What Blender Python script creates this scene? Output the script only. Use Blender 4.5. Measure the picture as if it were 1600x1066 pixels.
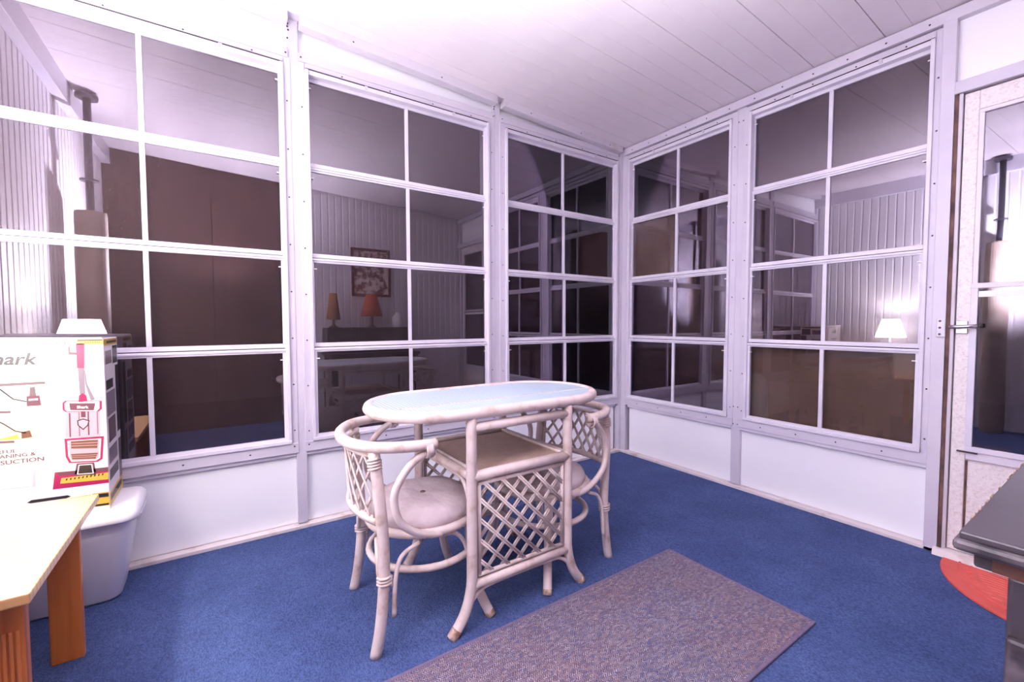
import bpy, bmesh, math, random
from mathutils import Vector, Matrix
random.seed(7)
for o in list(bpy.data.objects): bpy.data.objects.remove(o)
SC = bpy.context.scene
COL = SC.collection
PI = math.pi

# ------------------------------------------------------------------ camera
cam_d = bpy.data.cameras.new('camera'); cam = bpy.data.objects.new('camera', cam_d); COL.objects.link(cam)
cam_d.sensor_width = 36.0; cam_d.lens = 679.8/1600*36.0; cam_d.clip_start = 0.02
ya, ti, ro = math.radians(56.0115), math.radians(2.455), math.radians(-0.117)
fw = Vector((-math.sin(ya)*math.cos(ti), math.cos(ya)*math.cos(ti), -math.sin(ti)))
rt = Vector((math.cos(ya), math.sin(ya), 0)); up = rt.cross(fw)
r2 = rt*math.cos(ro)+up*math.sin(ro); u2 = -rt*math.sin(ro)+up*math.cos(ro)
M = Matrix((r2, u2, -fw)).transposed().to_4x4(); M.translation = Vector((2.447, -2.7204, 1.06))
cam.matrix_world = M
SC.camera = cam

# ------------------------------------------------------------------ world, big lights, exposure
w = bpy.data.worlds.new('night'); SC.world = w; w.use_nodes = True
w.node_tree.nodes['Background'].inputs[0].default_value = (0.35, 0.3, 0.45, 1)
w.node_tree.nodes['Background'].inputs[1].default_value = 0.006
def spot(name, loc, tgt, power, size, col, rad=0.04, blend=1.0):
    d = bpy.data.lights.new(name, 'SPOT'); d.energy = power; d.spot_size = math.radians(size); d.spot_blend = blend
    d.color = col; d.shadow_soft_size = rad
    o = bpy.data.objects.new(name, d); COL.objects.link(o); o.location = loc
    o.rotation_euler = (Vector(tgt)-Vector(loc)).to_track_quat('-Z', 'Y').to_euler()
    return o
FLASH = spot('bounce_flash', (2.2, -2.9, 1.4), (1.6, -3.55, 1.7), 700, 104, (0.90, 0.90, 1.0))
FLASH2 = spot('ceiling_flash', (2.32, -2.80, .95), (2.14, -2.60, 2.5), 520, 112, (0.92, 0.90, 1.0))
SC.view_settings.view_transform = 'Standard'; SC.view_settings.look = 'None'
SC.view_settings.gamma = 1.0; SC.view_settings.use_curve_mapping = False
SC.view_settings.exposure = 0.6
try:
    SC.cycles.use_denoising = True
    SC.cycles.max_bounces = 10; SC.cycles.diffuse_bounces = 5; SC.cycles.glossy_bounces = 5
    SC.cycles.transparent_max_bounces = 16; SC.cycles.sample_clamp_indirect = 8.0
except Exception: pass

# ------------------------------------------------------------------ materials
MAT = {}
def s2l(c): return tuple((v/12.92 if v <= .04045 else ((v+.055)/1.055)**2.4) for v in c)
def rgb(r, g, b): return s2l((r/255, g/255, b/255))+(1,)
class NT:
    def __init__(s, name):
        s.m = bpy.data.materials.new(name); s.m.use_nodes = True; s.t = s.m.node_tree; s.t.nodes.clear()
        s.out = s.n('ShaderNodeOutputMaterial')
        MAT[name] = s.m
    def n(s, typ, **kw):
        nd = s.t.nodes.new(typ)
        for k, v in kw.items():
            if k.startswith('i_'):
                key = k[2:].replace('_', ' ')
                nd.inputs[key].default_value = v
            else: setattr(nd, k, v)
        return nd
    def l(s, a, b): s.t.links.new(a, b)
    def coord(s, scale=(1, 1, 1), rot=(0, 0, 0)):
        tc = s.n('ShaderNodeTexCoord'); mp = s.n('ShaderNodeMapping')
        mp.inputs['Scale'].default_value = scale; mp.inputs['Rotation'].default_value = rot
        s.l(tc.outputs['Object'], mp.inputs['Vector']); return mp.outputs['Vector']
    def noise(s, vec, scale, detail=3, rough=.55):
        nd = s.n('ShaderNodeTexNoise'); nd.inputs['Scale'].default_value = scale; nd.inputs['Detail'].default_value = detail
        nd.inputs['Roughness'].default_value = rough; s.l(vec, nd.inputs['Vector']); return nd
    def ramp(s, fac, stops):
        nd = s.n('ShaderNodeValToRGB'); e = nd.color_ramp.elements
        while len(e) < len(stops): e.new(0.5)
        for k, (p, c) in enumerate(stops): e[k].position = p; e[k].color = c
        s.l(fac, nd.inputs['Fac']); return nd.outputs['Color']
    def bump(s, h, strength, dist=.002):
        nd = s.n('ShaderNodeBump'); nd.inputs['Strength'].default_value = strength; nd.inputs['Distance'].default_value = dist
        s.l(h, nd.inputs['Height']); return nd.outputs['Normal']
    def pbr(s, col, rough=.5, metal=0, normal=None, spec=.5, coat=0):
        p = s.n('ShaderNodeBsdfPrincipled')
        if isinstance(col, tuple): p.inputs['Base Color'].default_value = col
        else: s.l(col, p.inputs['Base Color'])
        if isinstance(rough, (int, float)): p.inputs['Roughness'].default_value = rough
        else: s.l(rough, p.inputs['Roughness'])
        p.inputs['Metallic'].default_value = metal; p.inputs['Specular IOR Level'].default_value = spec
        p.inputs['Coat Weight'].default_value = coat
        if normal is not None: s.l(normal, p.inputs['Normal'])
        s.l(p.outputs[0], s.out.inputs[0]); return p
def simple(name, c1, c2=None, scale=8, rough=.5, metal=0, bump=0, bscale=60, stretch=(1, 1, 1), spec=.5, lo=.35, hi=.65, coat=0, bdist=.002):
    s = NT(name); v = s.coord(stretch)
    col = c1
    if c2 is not None: col = s.ramp(s.noise(v, scale, 4).outputs['Fac'], [(lo, c1), (hi, c2)])
    nrm = None
    if bump: nrm = s.bump(s.noise(v, bscale, 4).outputs['Fac'], bump, bdist)
    s.pbr(col, rough, metal, nrm, spec, coat); return s.m

simple('aluminium', rgb(212, 207, 218), rgb(201, 195, 210), 3, .38, 0, .05, 90)
simple('aluminium_worn', rgb(208, 202, 212), rgb(186, 174, 178), 7, .42, 0, .08, 60, lo=.55, hi=.85)
simple('sash_white', rgb(224, 220, 230), rgb(210, 205, 219), 5, .35)
simple('panel_white', rgb(250, 250, 253), rgb(246, 246, 251), 2, .4)
simple('ceiling_white', rgb(234, 226, 231), rgb(226, 217, 224), 3, .5, 0, .12, 25)
simple('siding_white', rgb(232, 228, 232), rgb(222, 216, 224), 2, .45)
simple('screw_dark', rgb(70, 62, 66), None, rough=.4, metal=.6)
simple('nylon_white', rgb(244, 242, 244), None, rough=.35)
simple('dirt_channel', rgb(226, 216, 216), rgb(160, 135, 120), 9, .6, lo=.55, hi=.85)
simple('weatherstrip', rgb(120, 88, 80), rgb(70, 50, 48), 14, .8)
simple('chrome', rgb(190, 186, 190), None, rough=.22, metal=.9)
simple('cardboard_tube', rgb(176, 160, 150), rgb(150, 132, 122), 5, .8, 0, .1, 40)
simple('pole_grey', rgb(84, 80, 92), None, rough=.4, metal=.5)
simple('ground', rgb(30, 28, 27), rgb(44, 38, 36), 3, .95)
simple('teal', rgb(120, 205, 220), None, rough=.5)
simple('tote_plastic', rgb(244, 242, 246), rgb(238, 236, 243), 3, .3, spec=.45)
simple('box_white', rgb(232, 226, 228), None, rough=.35)
simple('cushion', rgb(226, 212, 214), rgb(206, 190, 194), 7, .75, 0, .6, 8, bdist=.03)
simple('button', rgb(120, 105, 100), None, rough=.7)
simple('lamp_brass', rgb(120, 100, 90), None, rough=.3, metal=.6)
simple('shade_orange', rgb(190, 84, 40), rgb(168, 66, 34), 30, .8)
simple('shade_tan', rgb(176, 122, 74), rgb(150, 100, 60), 30, .8)
simple('jug_white', rgb(232, 228, 230), None, rough=.3)
simple('picture_mat', rgb(214, 200, 196), rgb(120, 70, 60), 14, .6, lo=.45, hi=.55)
simple('picture_frame', rgb(96, 46, 34), None, rough=.4)
simple('dark_paint', rgb(74, 66, 74), rgb(52, 46, 52), 6, .38, 0, .12, 30, (1, .3, 1))
simple('dark_edge', rgb(96, 86, 92), rgb(48, 42, 47), 16, .45, 0, .15, 30, (1, .3, 1), lo=.4, hi=.6)
simple('drawer_wood', rgb(106, 66, 50), rgb(72, 44, 38), 7, .4, 0, .1, 30, (.6, 3, 8))
simple('brown_door', rgb(92, 62, 58), rgb(72, 48, 46), 6, .6, 0, .1, 30, (3, 3, .4))
simple('worn_chip', rgb(186, 160, 138), rgb(130, 108, 94), 40, .7)

s = NT('rattan'); v = s.coord()
a = s.noise(v, 16, 4); b = s.noise(v, 90, 2)
col = s.ramp(a.outputs['Fac'], [(.3, rgb(224, 210, 206)), (.54, rgb(216, 199, 194)), (.78, rgb(170, 142, 126))])
s.pbr(col, .42, 0, s.bump(b.outputs['Fac'], .25, .0015))
s = NT('rattan_foot'); v = s.coord()
s.pbr(s.ramp(s.noise(v, 45, 4).outputs['Fac'], [(.35, rgb(205, 180, 168)), (.6, rgb(138, 102, 86))]), .6)
s = NT('cane'); v = s.coord()
s.pbr(s.ramp(s.noise(v, 30, 4).outputs['Fac'], [(.3, rgb(228, 216, 214)), (.6, rgb(212, 194, 188)), (.8, rgb(160, 134, 118))]), .5)
# woven shelf: fine over-under weave
s = NT('shelf_weave'); v = s.coord((1, 1, 1), (0, 0, PI/4))
c = s.n('ShaderNodeTexChecker'); c.inputs['Scale'].default_value = 140; s.l(v, c.inputs['Vector'])
nz = s.noise(v, 30, 3)
mx = s.n('ShaderNodeMix', data_type='RGBA'); s.l(c.outputs['Fac'], mx.inputs['Factor'])
s.l(s.ramp(nz.outputs['Fac'], [(.3, rgb(224, 200, 186)), (.7, rgb(206, 178, 164))]), mx.inputs[6]); mx.inputs[7].default_value = rgb(176, 142, 124)
s.pbr(mx.outputs[2], .55, 0, s.bump(c.outputs['Fac'], .5, .0012))
s = NT('top_weave'); v = s.coord((1, 1, 1), (0, 0, PI/4))
c = s.n('ShaderNodeTexChecker'); c.inputs['Scale'].default_value = 100; s.l(v, c.inputs['Vector'])
mx = s.n('ShaderNodeMix', data_type='RGBA'); s.l(c.outputs['Fac'], mx.inputs['Factor'])
mx.inputs[6].default_value = rgb(206, 219, 226); mx.inputs[7].default_value = rgb(150, 176, 194)
s.pbr(mx.outputs[2], .4, 0, s.bump(c.outputs['Fac'], .3, .001))
# carpet: ribbed loop pile
s = NT('carpet'); v = s.coord()
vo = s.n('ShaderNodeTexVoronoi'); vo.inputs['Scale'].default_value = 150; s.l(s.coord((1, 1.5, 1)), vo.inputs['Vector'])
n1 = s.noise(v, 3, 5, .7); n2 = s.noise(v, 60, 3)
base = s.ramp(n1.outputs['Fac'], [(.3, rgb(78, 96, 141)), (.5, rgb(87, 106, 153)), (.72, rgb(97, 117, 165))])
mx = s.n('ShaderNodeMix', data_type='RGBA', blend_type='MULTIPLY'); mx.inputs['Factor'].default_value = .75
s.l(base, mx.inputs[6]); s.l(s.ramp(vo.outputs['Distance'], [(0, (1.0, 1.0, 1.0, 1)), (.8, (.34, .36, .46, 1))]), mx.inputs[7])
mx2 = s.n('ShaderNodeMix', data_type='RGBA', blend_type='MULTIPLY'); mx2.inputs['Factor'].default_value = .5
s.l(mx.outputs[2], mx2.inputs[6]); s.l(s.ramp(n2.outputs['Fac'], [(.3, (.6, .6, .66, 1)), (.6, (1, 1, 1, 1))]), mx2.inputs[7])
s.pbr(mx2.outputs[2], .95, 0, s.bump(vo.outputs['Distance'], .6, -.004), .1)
# rug: multicolour herringbone weave
s = NT('rug_weave'); tc = s.n('ShaderNodeTexCoord')
sx = s.n('ShaderNodeSeparateXYZ'); s.l(tc.outputs['Object'], sx.inputs[0])
def math_(op, a, b=None):
    nd = s.n('ShaderNodeMath', operation=op)
    for k, q in enumerate((a, b)):
        if q is None: continue
        if isinstance(q, (int, float)): nd.inputs[k].default_value = q
        else: s.l(q, nd.inputs[k])
    return nd.outputs[0]
zig = math_('ADD', math_('PINGPONG', sx.outputs['X'], .010), math_('MULTIPLY', s.noise(s.coord(), 45, 2).outputs['Fac'], .012))
ph = math_('MULTIPLY', math_('ADD', sx.outputs['Y'], zig), 2*PI/.0075)
st = math_('ADD', math_('MULTIPLY', math_('SINE', ph), .5), .5)
cells = s.n('ShaderNodeTexVoronoi'); cells.inputs['Scale'].default_value = 170; s.l(s.coord((1, .55, 1)), cells.inputs['Vector'])
wv = s.n('ShaderNodeSeparateColor'); s.l(cells.outputs['Color'], wv.inputs[0])
dark = s.ramp(wv.outputs['Red'], [(.0, rgb(66, 64, 104)), (.3, rgb(100, 72, 88)), (.5, rgb(82, 76, 96)), (.75, rgb(62, 68, 112)), (1, rgb(106, 84, 88))])
light = s.ramp(wv.outputs['Green'], [(.0, rgb(204, 194, 198)), (.4, rgb(136, 124, 140)), (.7, rgb(186, 172, 172)), (1, rgb(120, 124, 160))])
mx = s.n('ShaderNodeMix', data_type='RGBA'); s.l(st, mx.inputs['Factor']); s.l(dark, mx.inputs[6]); s.l(light, mx.inputs[7])
hue = s.ramp(s.noise(s.coord(), 2.2, 3).outputs['Fac'], [(.35, (.78, .66, .67, 1)), (.6, (.66, .68, .76, 1))])
mxa = s.n('ShaderNodeMix', data_type='RGBA', blend_type='MULTIPLY'); mxa.inputs['Factor'].default_value = .8
s.l(mx.outputs[2], mxa.inputs[6]); s.l(hue, mxa.inputs[7])
s.pbr(mxa.outputs[2], .9, 0, s.bump(st, .5, .002), .15)
simple('rug_edge', rgb(120, 100, 122), rgb(98, 90, 120), 60, .85, 0, .3, 300)
simple('mat_rubber', rgb(214, 92, 80), rgb(202, 82, 72), 12, .6, 0, .25, 160)
# pine: stretched grain
s = NT('pine'); v = s.coord((14, 2, 14))
g = s.n('ShaderNodeTexWave', wave_type='BANDS', bands_direction='X'); g.inputs['Scale'].default_value = .9; g.inputs['Distortion'].default_value = 5; g.inputs['Detail'].default_value = 3; s.l(v, g.inputs['Vector'])
s.pbr(s.ramp(g.outputs['Fac'], [(.2, rgb(228, 190, 142)), (.7, rgb(224, 182, 130)), (.95, rgb(214, 164, 108))]), .32, coat=.3)
s = NT('pine_leg'); v = s.coord((30, 30, 2.2))
g = s.n('ShaderNodeTexWave', wave_type='BANDS', bands_direction='X'); g.inputs['Scale'].default_value = .5; g.inputs['Distortion'].default_value = 4; g.inputs['Detail'].default_value = 3; s.l(v, g.inputs['Vector'])
s.pbr(s.ramp(g.outputs['Fac'], [(.2, rgb(206, 122, 56)), (.7, rgb(186, 98, 40)), (.95, rgb(160, 76, 30))]), .35, coat=.3)
simple('dowel', rgb(140, 96, 66), rgb(110, 74, 54), 60, .5)
# pebbled door aluminium
s = NT('pebbled'); v = s.coord()
vo = s.n('ShaderNodeTexVoronoi', feature='SMOOTH_F1'); vo.inputs['Scale'].default_value = 130; s.l(v, vo.inputs['Vector'])
nz = s.noise(v, 120, 3)
s.pbr(s.ramp(nz.outputs['Fac'], [(.35, rgb(236, 230, 230)), (.55, rgb(228, 220, 220)), (.75, rgb(206, 194, 190))]), .4, 0, s.bump(nz.outputs['Fac'], .5, .002))
# vinyl glazing: smoky see-through film with reflection, waviness and dust
def glazing(name, tint, gain, wav, dust):
    s = NT(name); v = s.coord()
    nz = s.noise(v, 3.2, 0, .4)
    nrm = s.bump(nz.outputs['Fac'], wav, .01)
    fr = s.n('ShaderNodeFresnel'); fr.inputs['IOR'].default_value = 1.5; s.l(nrm, fr.inputs['Normal'])
    mul = s.n('ShaderNodeMath', operation='MULTIPLY', use_clamp=True); s.l(fr.outputs[0], mul.inputs[0]); mul.inputs[1].default_value = gain
    tr = s.n('ShaderNodeBsdfTransparent'); tr.inputs[0].default_value = tint
    gl = s.n('ShaderNodeBsdfGlossy'); gl.inputs['Roughness'].default_value = .012; gl.inputs['Color'].default_value = (.93, .88, 1, 1); s.l(nrm, gl.inputs['Normal'])
    m1 = s.n('ShaderNodeMixShader'); s.l(mul.outputs[0], m1.inputs[0]); s.l(tr.outputs[0], m1.inputs[1]); s.l(gl.outputs[0], m1.inputs[2])
    df = s.n('ShaderNodeBsdfDiffuse'); df.inputs[0].default_value = rgb(226, 215, 222)
    sp = s.noise(v, 160, 2, .8)
    pat = s.noise(v, 1.7, 2)
    r1 = s.ramp(sp.outputs['Fac'], [(.60, (0, 0, 0, 1)), (.74, (1, 1, 1, 1))])
    r2_ = s.ramp(pat.outputs['Fac'], [(.35, (.25, .25, .25, 1)), (.65, (1, 1, 1, 1))])
    mm = s.n('ShaderNodeMath', operation='MULTIPLY'); s.l(r1, mm.inputs[0]); s.l(r2_, mm.inputs[1])
    m3 = s.n('ShaderNodeMath', operation='MULTIPLY_ADD'); s.l(mm.outputs[0], m3.inputs[0]); m3.inputs[1].default_value = dust; m3.inputs[2].default_value = dust*.06
    m2 = s.n('ShaderNodeMixShader'); s.l(m3.outputs[0], m2.inputs[0]); s.l(m1.outputs[0], m2.inputs[1]); s.l(df.outputs[0], m2.inputs[2])
    s.l(m2.outputs[0], s.out.inputs[0]); return s.m
glazing('vinyl_smoke', (.74, .70, .72, 1), 2.2, .012, .2)
glazing('vinyl_wavy', (.74, .70, .74, 1), 2.3, .035, .05)
glazing('vinyl_clear', (.95, .93, .92, 1), .35, .02, .02)
glazing('glass_door', (.74, .70, .74, 1), 2.4, .045, .08)
s = NT('clear_glass'); fr = s.n('ShaderNodeFresnel'); fr.inputs['IOR'].default_value = 1.45
tr = s.n('ShaderNodeBsdfTransparent'); tr.inputs[0].default_value = (.96, .98, .985, 1); gl = s.n('ShaderNodeBsdfGlossy'); gl.inputs['Roughness'].default_value = .06
m1 = s.n('ShaderNodeMixShader'); s.l(fr.outputs[0], m1.inputs[0]); s.l(tr.outputs[0], m1.inputs[1]); s.l(gl.outputs[0], m1.inputs[2]); s.l(m1.outputs[0], s.out.inputs[0])
s = NT('insect_screen'); v = s.coord()
tr = s.n('ShaderNodeBsdfTransparent'); df = s.n('ShaderNodeBsdfDiffuse')
s.l(s.ramp(s.noise(v, 4, 3).outputs['Fac'], [(.3, rgb(131, 110, 101)), (.7, rgb(115, 94, 86))]), df.inputs[0])
m1 = s.n('ShaderNodeMixShader'); m1.inputs[0].default_value = .5; s.l(tr.outputs[0], m1.inputs[1]); s.l(df.outputs[0], m1.inputs[2]); s.l(m1.outputs[0], s.out.inputs[0])
s = NT('lit_shade'); em = s.n('ShaderNodeEmission'); em.inputs[0].default_value = (1, .93, .86, 1); em.inputs[1].default_value = 18.0; s.l(em.outputs[0], s.out.inputs[0])
# print inks for the carton
for nm, c in dict(ink_magenta=(160, 30, 84), ink_mauve=(104, 62, 78), ink_pink=(206, 160, 172), ink_grey=(128, 118, 130), ink_dark=(44, 38, 44), ink_brown=(110, 76, 60),
                  ink_yellow=(206, 172, 70), ink_white=(236, 232, 234), ink_pale=(186, 180, 190), ink_taupe=(104, 86, 90), ink_beige=(212, 188, 166), ink_blue=(168, 174, 206), ink_silver=(128, 114, 126)).items():
    simple(nm, rgb(*c), None, rough=.35)

# ------------------------------------------------------------------ builders
def wloc(p):
    v = Vector((0, 0, 0))
    while p is not None: v += p.location; p = p.parent
    return v
class MB:
    def __init__(s): s.v = []; s.f = []
    def add(s, vs, fs):
        k = len(s.v); s.v += [tuple(q) for q in vs]; s.f += [tuple(i+k for i in f) for f in fs]; return s
    def box(s, x0, x1, y0, y1, z0, z1):
        return s.hexa([(x, y, z) for z in (z0, z1) for x, y in ((x0, y0), (x1, y0), (x1, y1), (x0, y1))])
    def hexa(s, p): return s.add(p, [(3, 2, 1, 0), (4, 5, 6, 7), (0, 1, 5, 4), (1, 2, 6, 5), (2, 3, 7, 6), (3, 0, 4, 7)])
    def tube(s, pts, r, n=8, closed=False, taper=None):
        pts = [Vector(p) for p in pts]; m = len(pts); rings = []
        prev = None
        for i, p in enumerate(pts):
            if closed: t = pts[(i+1) % m]-pts[i-1]
            else: t = pts[min(i+1, m-1)]-pts[max(i-1, 0)]
            t.normalize()
            if prev is None:
                a = Vector((0, 0, 1)) if abs(t.z) < .9 else Vector((1, 0, 0)); nrm = t.cross(a).normalized()
            else: nrm = (prev-t*prev.dot(t)).normalized()
            prev = nrm; bn = t.cross(nrm)
            rr = r if taper is None else r*taper[i]
            rings.append([p+(nrm*math.cos(2*PI*k/n)+bn*math.sin(2*PI*k/n))*rr for k in range(n)])
        vs = [q for ring in rings for q in ring]; fs = []
        for i in range(m if closed else m-1):
            j = (i+1) % m
            off = 0
            if closed and j == 0:   # best rotation match
                off = min(range(n), key=lambda o: (rings[i][0]-rings[0][o]).length)
            for k in range(n): fs.append((i*n+k, i*n+(k+1) % n, j*n+(k+1+off) % n, j*n+(k+off) % n))
        if not closed: fs += [tuple(range(n-1, -1, -1)), tuple((m-1)*n+k for k in range(n))]
        return s.add(vs, fs)
    def lathe(s, prof, n=24, c=(0, 0, 0)):
        vs = [(c[0]+r*math.cos(2*PI*k/n), c[1]+r*math.sin(2*PI*k/n), c[2]+z) for r, z in prof for k in range(n)]
        m = len(prof); fs = [(i*n+k, i*n+(k+1) % n, (i+1)*n+(k+1) % n, (i+1)*n+k) for i in range(m-1) for k in range(n)]
        fs += [tuple(range(n-1, -1, -1)), tuple((m-1)*n+k for k in range(n))]
        return s.add(vs, fs)
    def prism(s, poly, d0, d1, f):
        n = len(poly); vs = [f(u, v, d0) for u, v in poly]+[f(u, v, d1) for u, v in poly]
        return s.add(vs, [tuple(range(n-1, -1, -1)), tuple(range(n, 2*n))]+[(i, (i+1) % n, n+(i+1) % n, n+i) for i in range(n)])
    def build(s, name, mat, parent=None, loc=None, smooth=False, bevel=0, kind=None, label=None, local=False):
        me = bpy.data.meshes.new(name); off = Vector((0, 0, 0)) if local else wloc(parent)
        if loc is not None: off = off+Vector(loc)
        me.from_pydata([tuple(Vector(q)-off) for q in s.v], [], s.f)
        bm = bmesh.new(); bm.from_mesh(me); bmesh.ops.recalc_face_normals(bm, faces=bm.faces); bm.to_mesh(me); bm.free()
        o = bpy.data.objects.new(name, me); COL.objects.link(o); me.materials.append(MAT[mat]); o.parent = parent
        if loc is not None: o.location = loc
        if smooth:
            for p in me.polygons: p.use_smooth = True
            if smooth == 'auto':
                for e in me.edges: pass
        if bevel:
            b = o.modifiers.new('bevel', 'BEVEL'); b.width = bevel; b.segments = 2; b.limit_method = 'ANGLE'
        if kind: o['kind'] = kind
        if label: o['label'] = label
        return o
def share(o, name, parent, loc=(0, 0, 0)):
    c = bpy.data.objects.new(name, o.data); COL.objects.link(c); c.parent = parent; c.location = loc; return c
def tag(o, label, cat, group=None, kind=None):
    o['label'] = label; o['category'] = cat
    if group: o['group'] = group
    if kind: o['kind'] = kind
    return o
def empty(name, loc=(0, 0, 0), rz=0):
    o = bpy.data.objects.new(name, None); COL.objects.link(o); o.location = loc; o.rotation_euler = (0, 0, rz); o.empty_display_size = .1; return o
def smooth_path(pts, sub=6, closed=False):
    P = [Vector(p) for p in pts]; n = len(P); out = []
    for i in range(n if closed else n-1):
        if closed: a, b, c, d = P[i-1], P[i], P[(i+1) % n], P[(i+2) % n]
        else: a, b, c, d = P[max(i-1, 0)], P[i], P[i+1], P[min(i+2, n-1)]
        for k in range(sub):
            t = k/sub
            out.append(.5*((2*b)+(c-a)*t+(2*a-5*b+4*c-d)*t*t+(3*b-a-3*c+d)*t**3))
    if not closed: out.append(P[-1])
    return out
def circle(r, z, n=32, c=(0, 0)): return [(c[0]+r*math.cos(2*PI*k/n), c[1]+r*math.sin(2*PI*k/n), z) for k in range(n)]

# ------------------------------------------------------------------ room shell
XD, YC = 2.81, -3.55
ZC = lambda y: 2.432-.055*y
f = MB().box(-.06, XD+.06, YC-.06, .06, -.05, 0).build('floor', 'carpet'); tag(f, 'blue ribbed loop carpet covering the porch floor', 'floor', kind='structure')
g = MB().box(-5, 8, -8, 6, -.12, -.055).build('ground_outside', 'ground'); tag(g, 'dark ground outside the porch at night', 'ground', kind='structure')
# ceiling: boards with V joints, every third joint wider and darker
cl = MB().hexa([(-.06, YC-.06, ZC(YC)+.03), (XD+.06, YC-.06, ZC(YC)+.03), (XD+.06, .06, ZC(0)+.03), (-.06, .06, ZC(0)+.03),
                (-.06, YC-.06, ZC(YC)+.06), (XD+.06, YC-.06, ZC(YC)+.06), (XD+.06, .06, ZC(0)+.06), (-.06, .06, ZC(0)+.06)]).build('ceiling', 'ceiling_white')
tag(cl, 'sloping white ceiling of narrow boards', 'ceiling', kind='structure')
def plank_mesh(wd):
    m = MB(); ch = .0011
    prof = [(0, .02), (0, ch), (ch, 0), (wd-ch, 0), (wd, ch), (wd, .02)]
    vs = [(x, YC, ZC(YC)+z) for x, z in prof]+[(x, .02, ZC(.02)+z) for x, z in prof]
    n = 6; m.add(vs, [tuple(range(n)), tuple(range(2*n-1, n-1, -1))]+[(i, (i+1) % n, n+(i+1) % n, n+i) for i in range(n)]); return m
pm = None
for k in range(29):
    base = (k//3)*.3035+(k % 3)*.1003-.155
    if base+.1 > XD+.06: break
    if pm is None: pm = plank_mesh(.0996).build('plank', 'ceiling_white', cl, local=True); pm.location = (base, 0, 0)
    else: share(pm, 'plank', cl, (base, 0, 0))

# wall coordinate maps: s along the wall, d into the room
mapA = lambda s_, d, z: (d, s_, z)
mapB = lambda s_, d, z: (s_, -d, z)
def wbox(mb, mp, s0, s1, d0, d1, z0, z1):
    return mb.hexa([mp(a, b, z) for z in (z0, z1) for a, b in ((s0, d0), (s1, d0), (s1, d1), (s0, d1))])
def bar(mp, s0, s1, d0, d1, z0, z1, name, mat, par, bevel=.002, label=None):
    return wbox(MB(), mp, s0, s1, d0, d1, z0, z1).build(name, mat, par, bevel=bevel, label=label)

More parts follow.
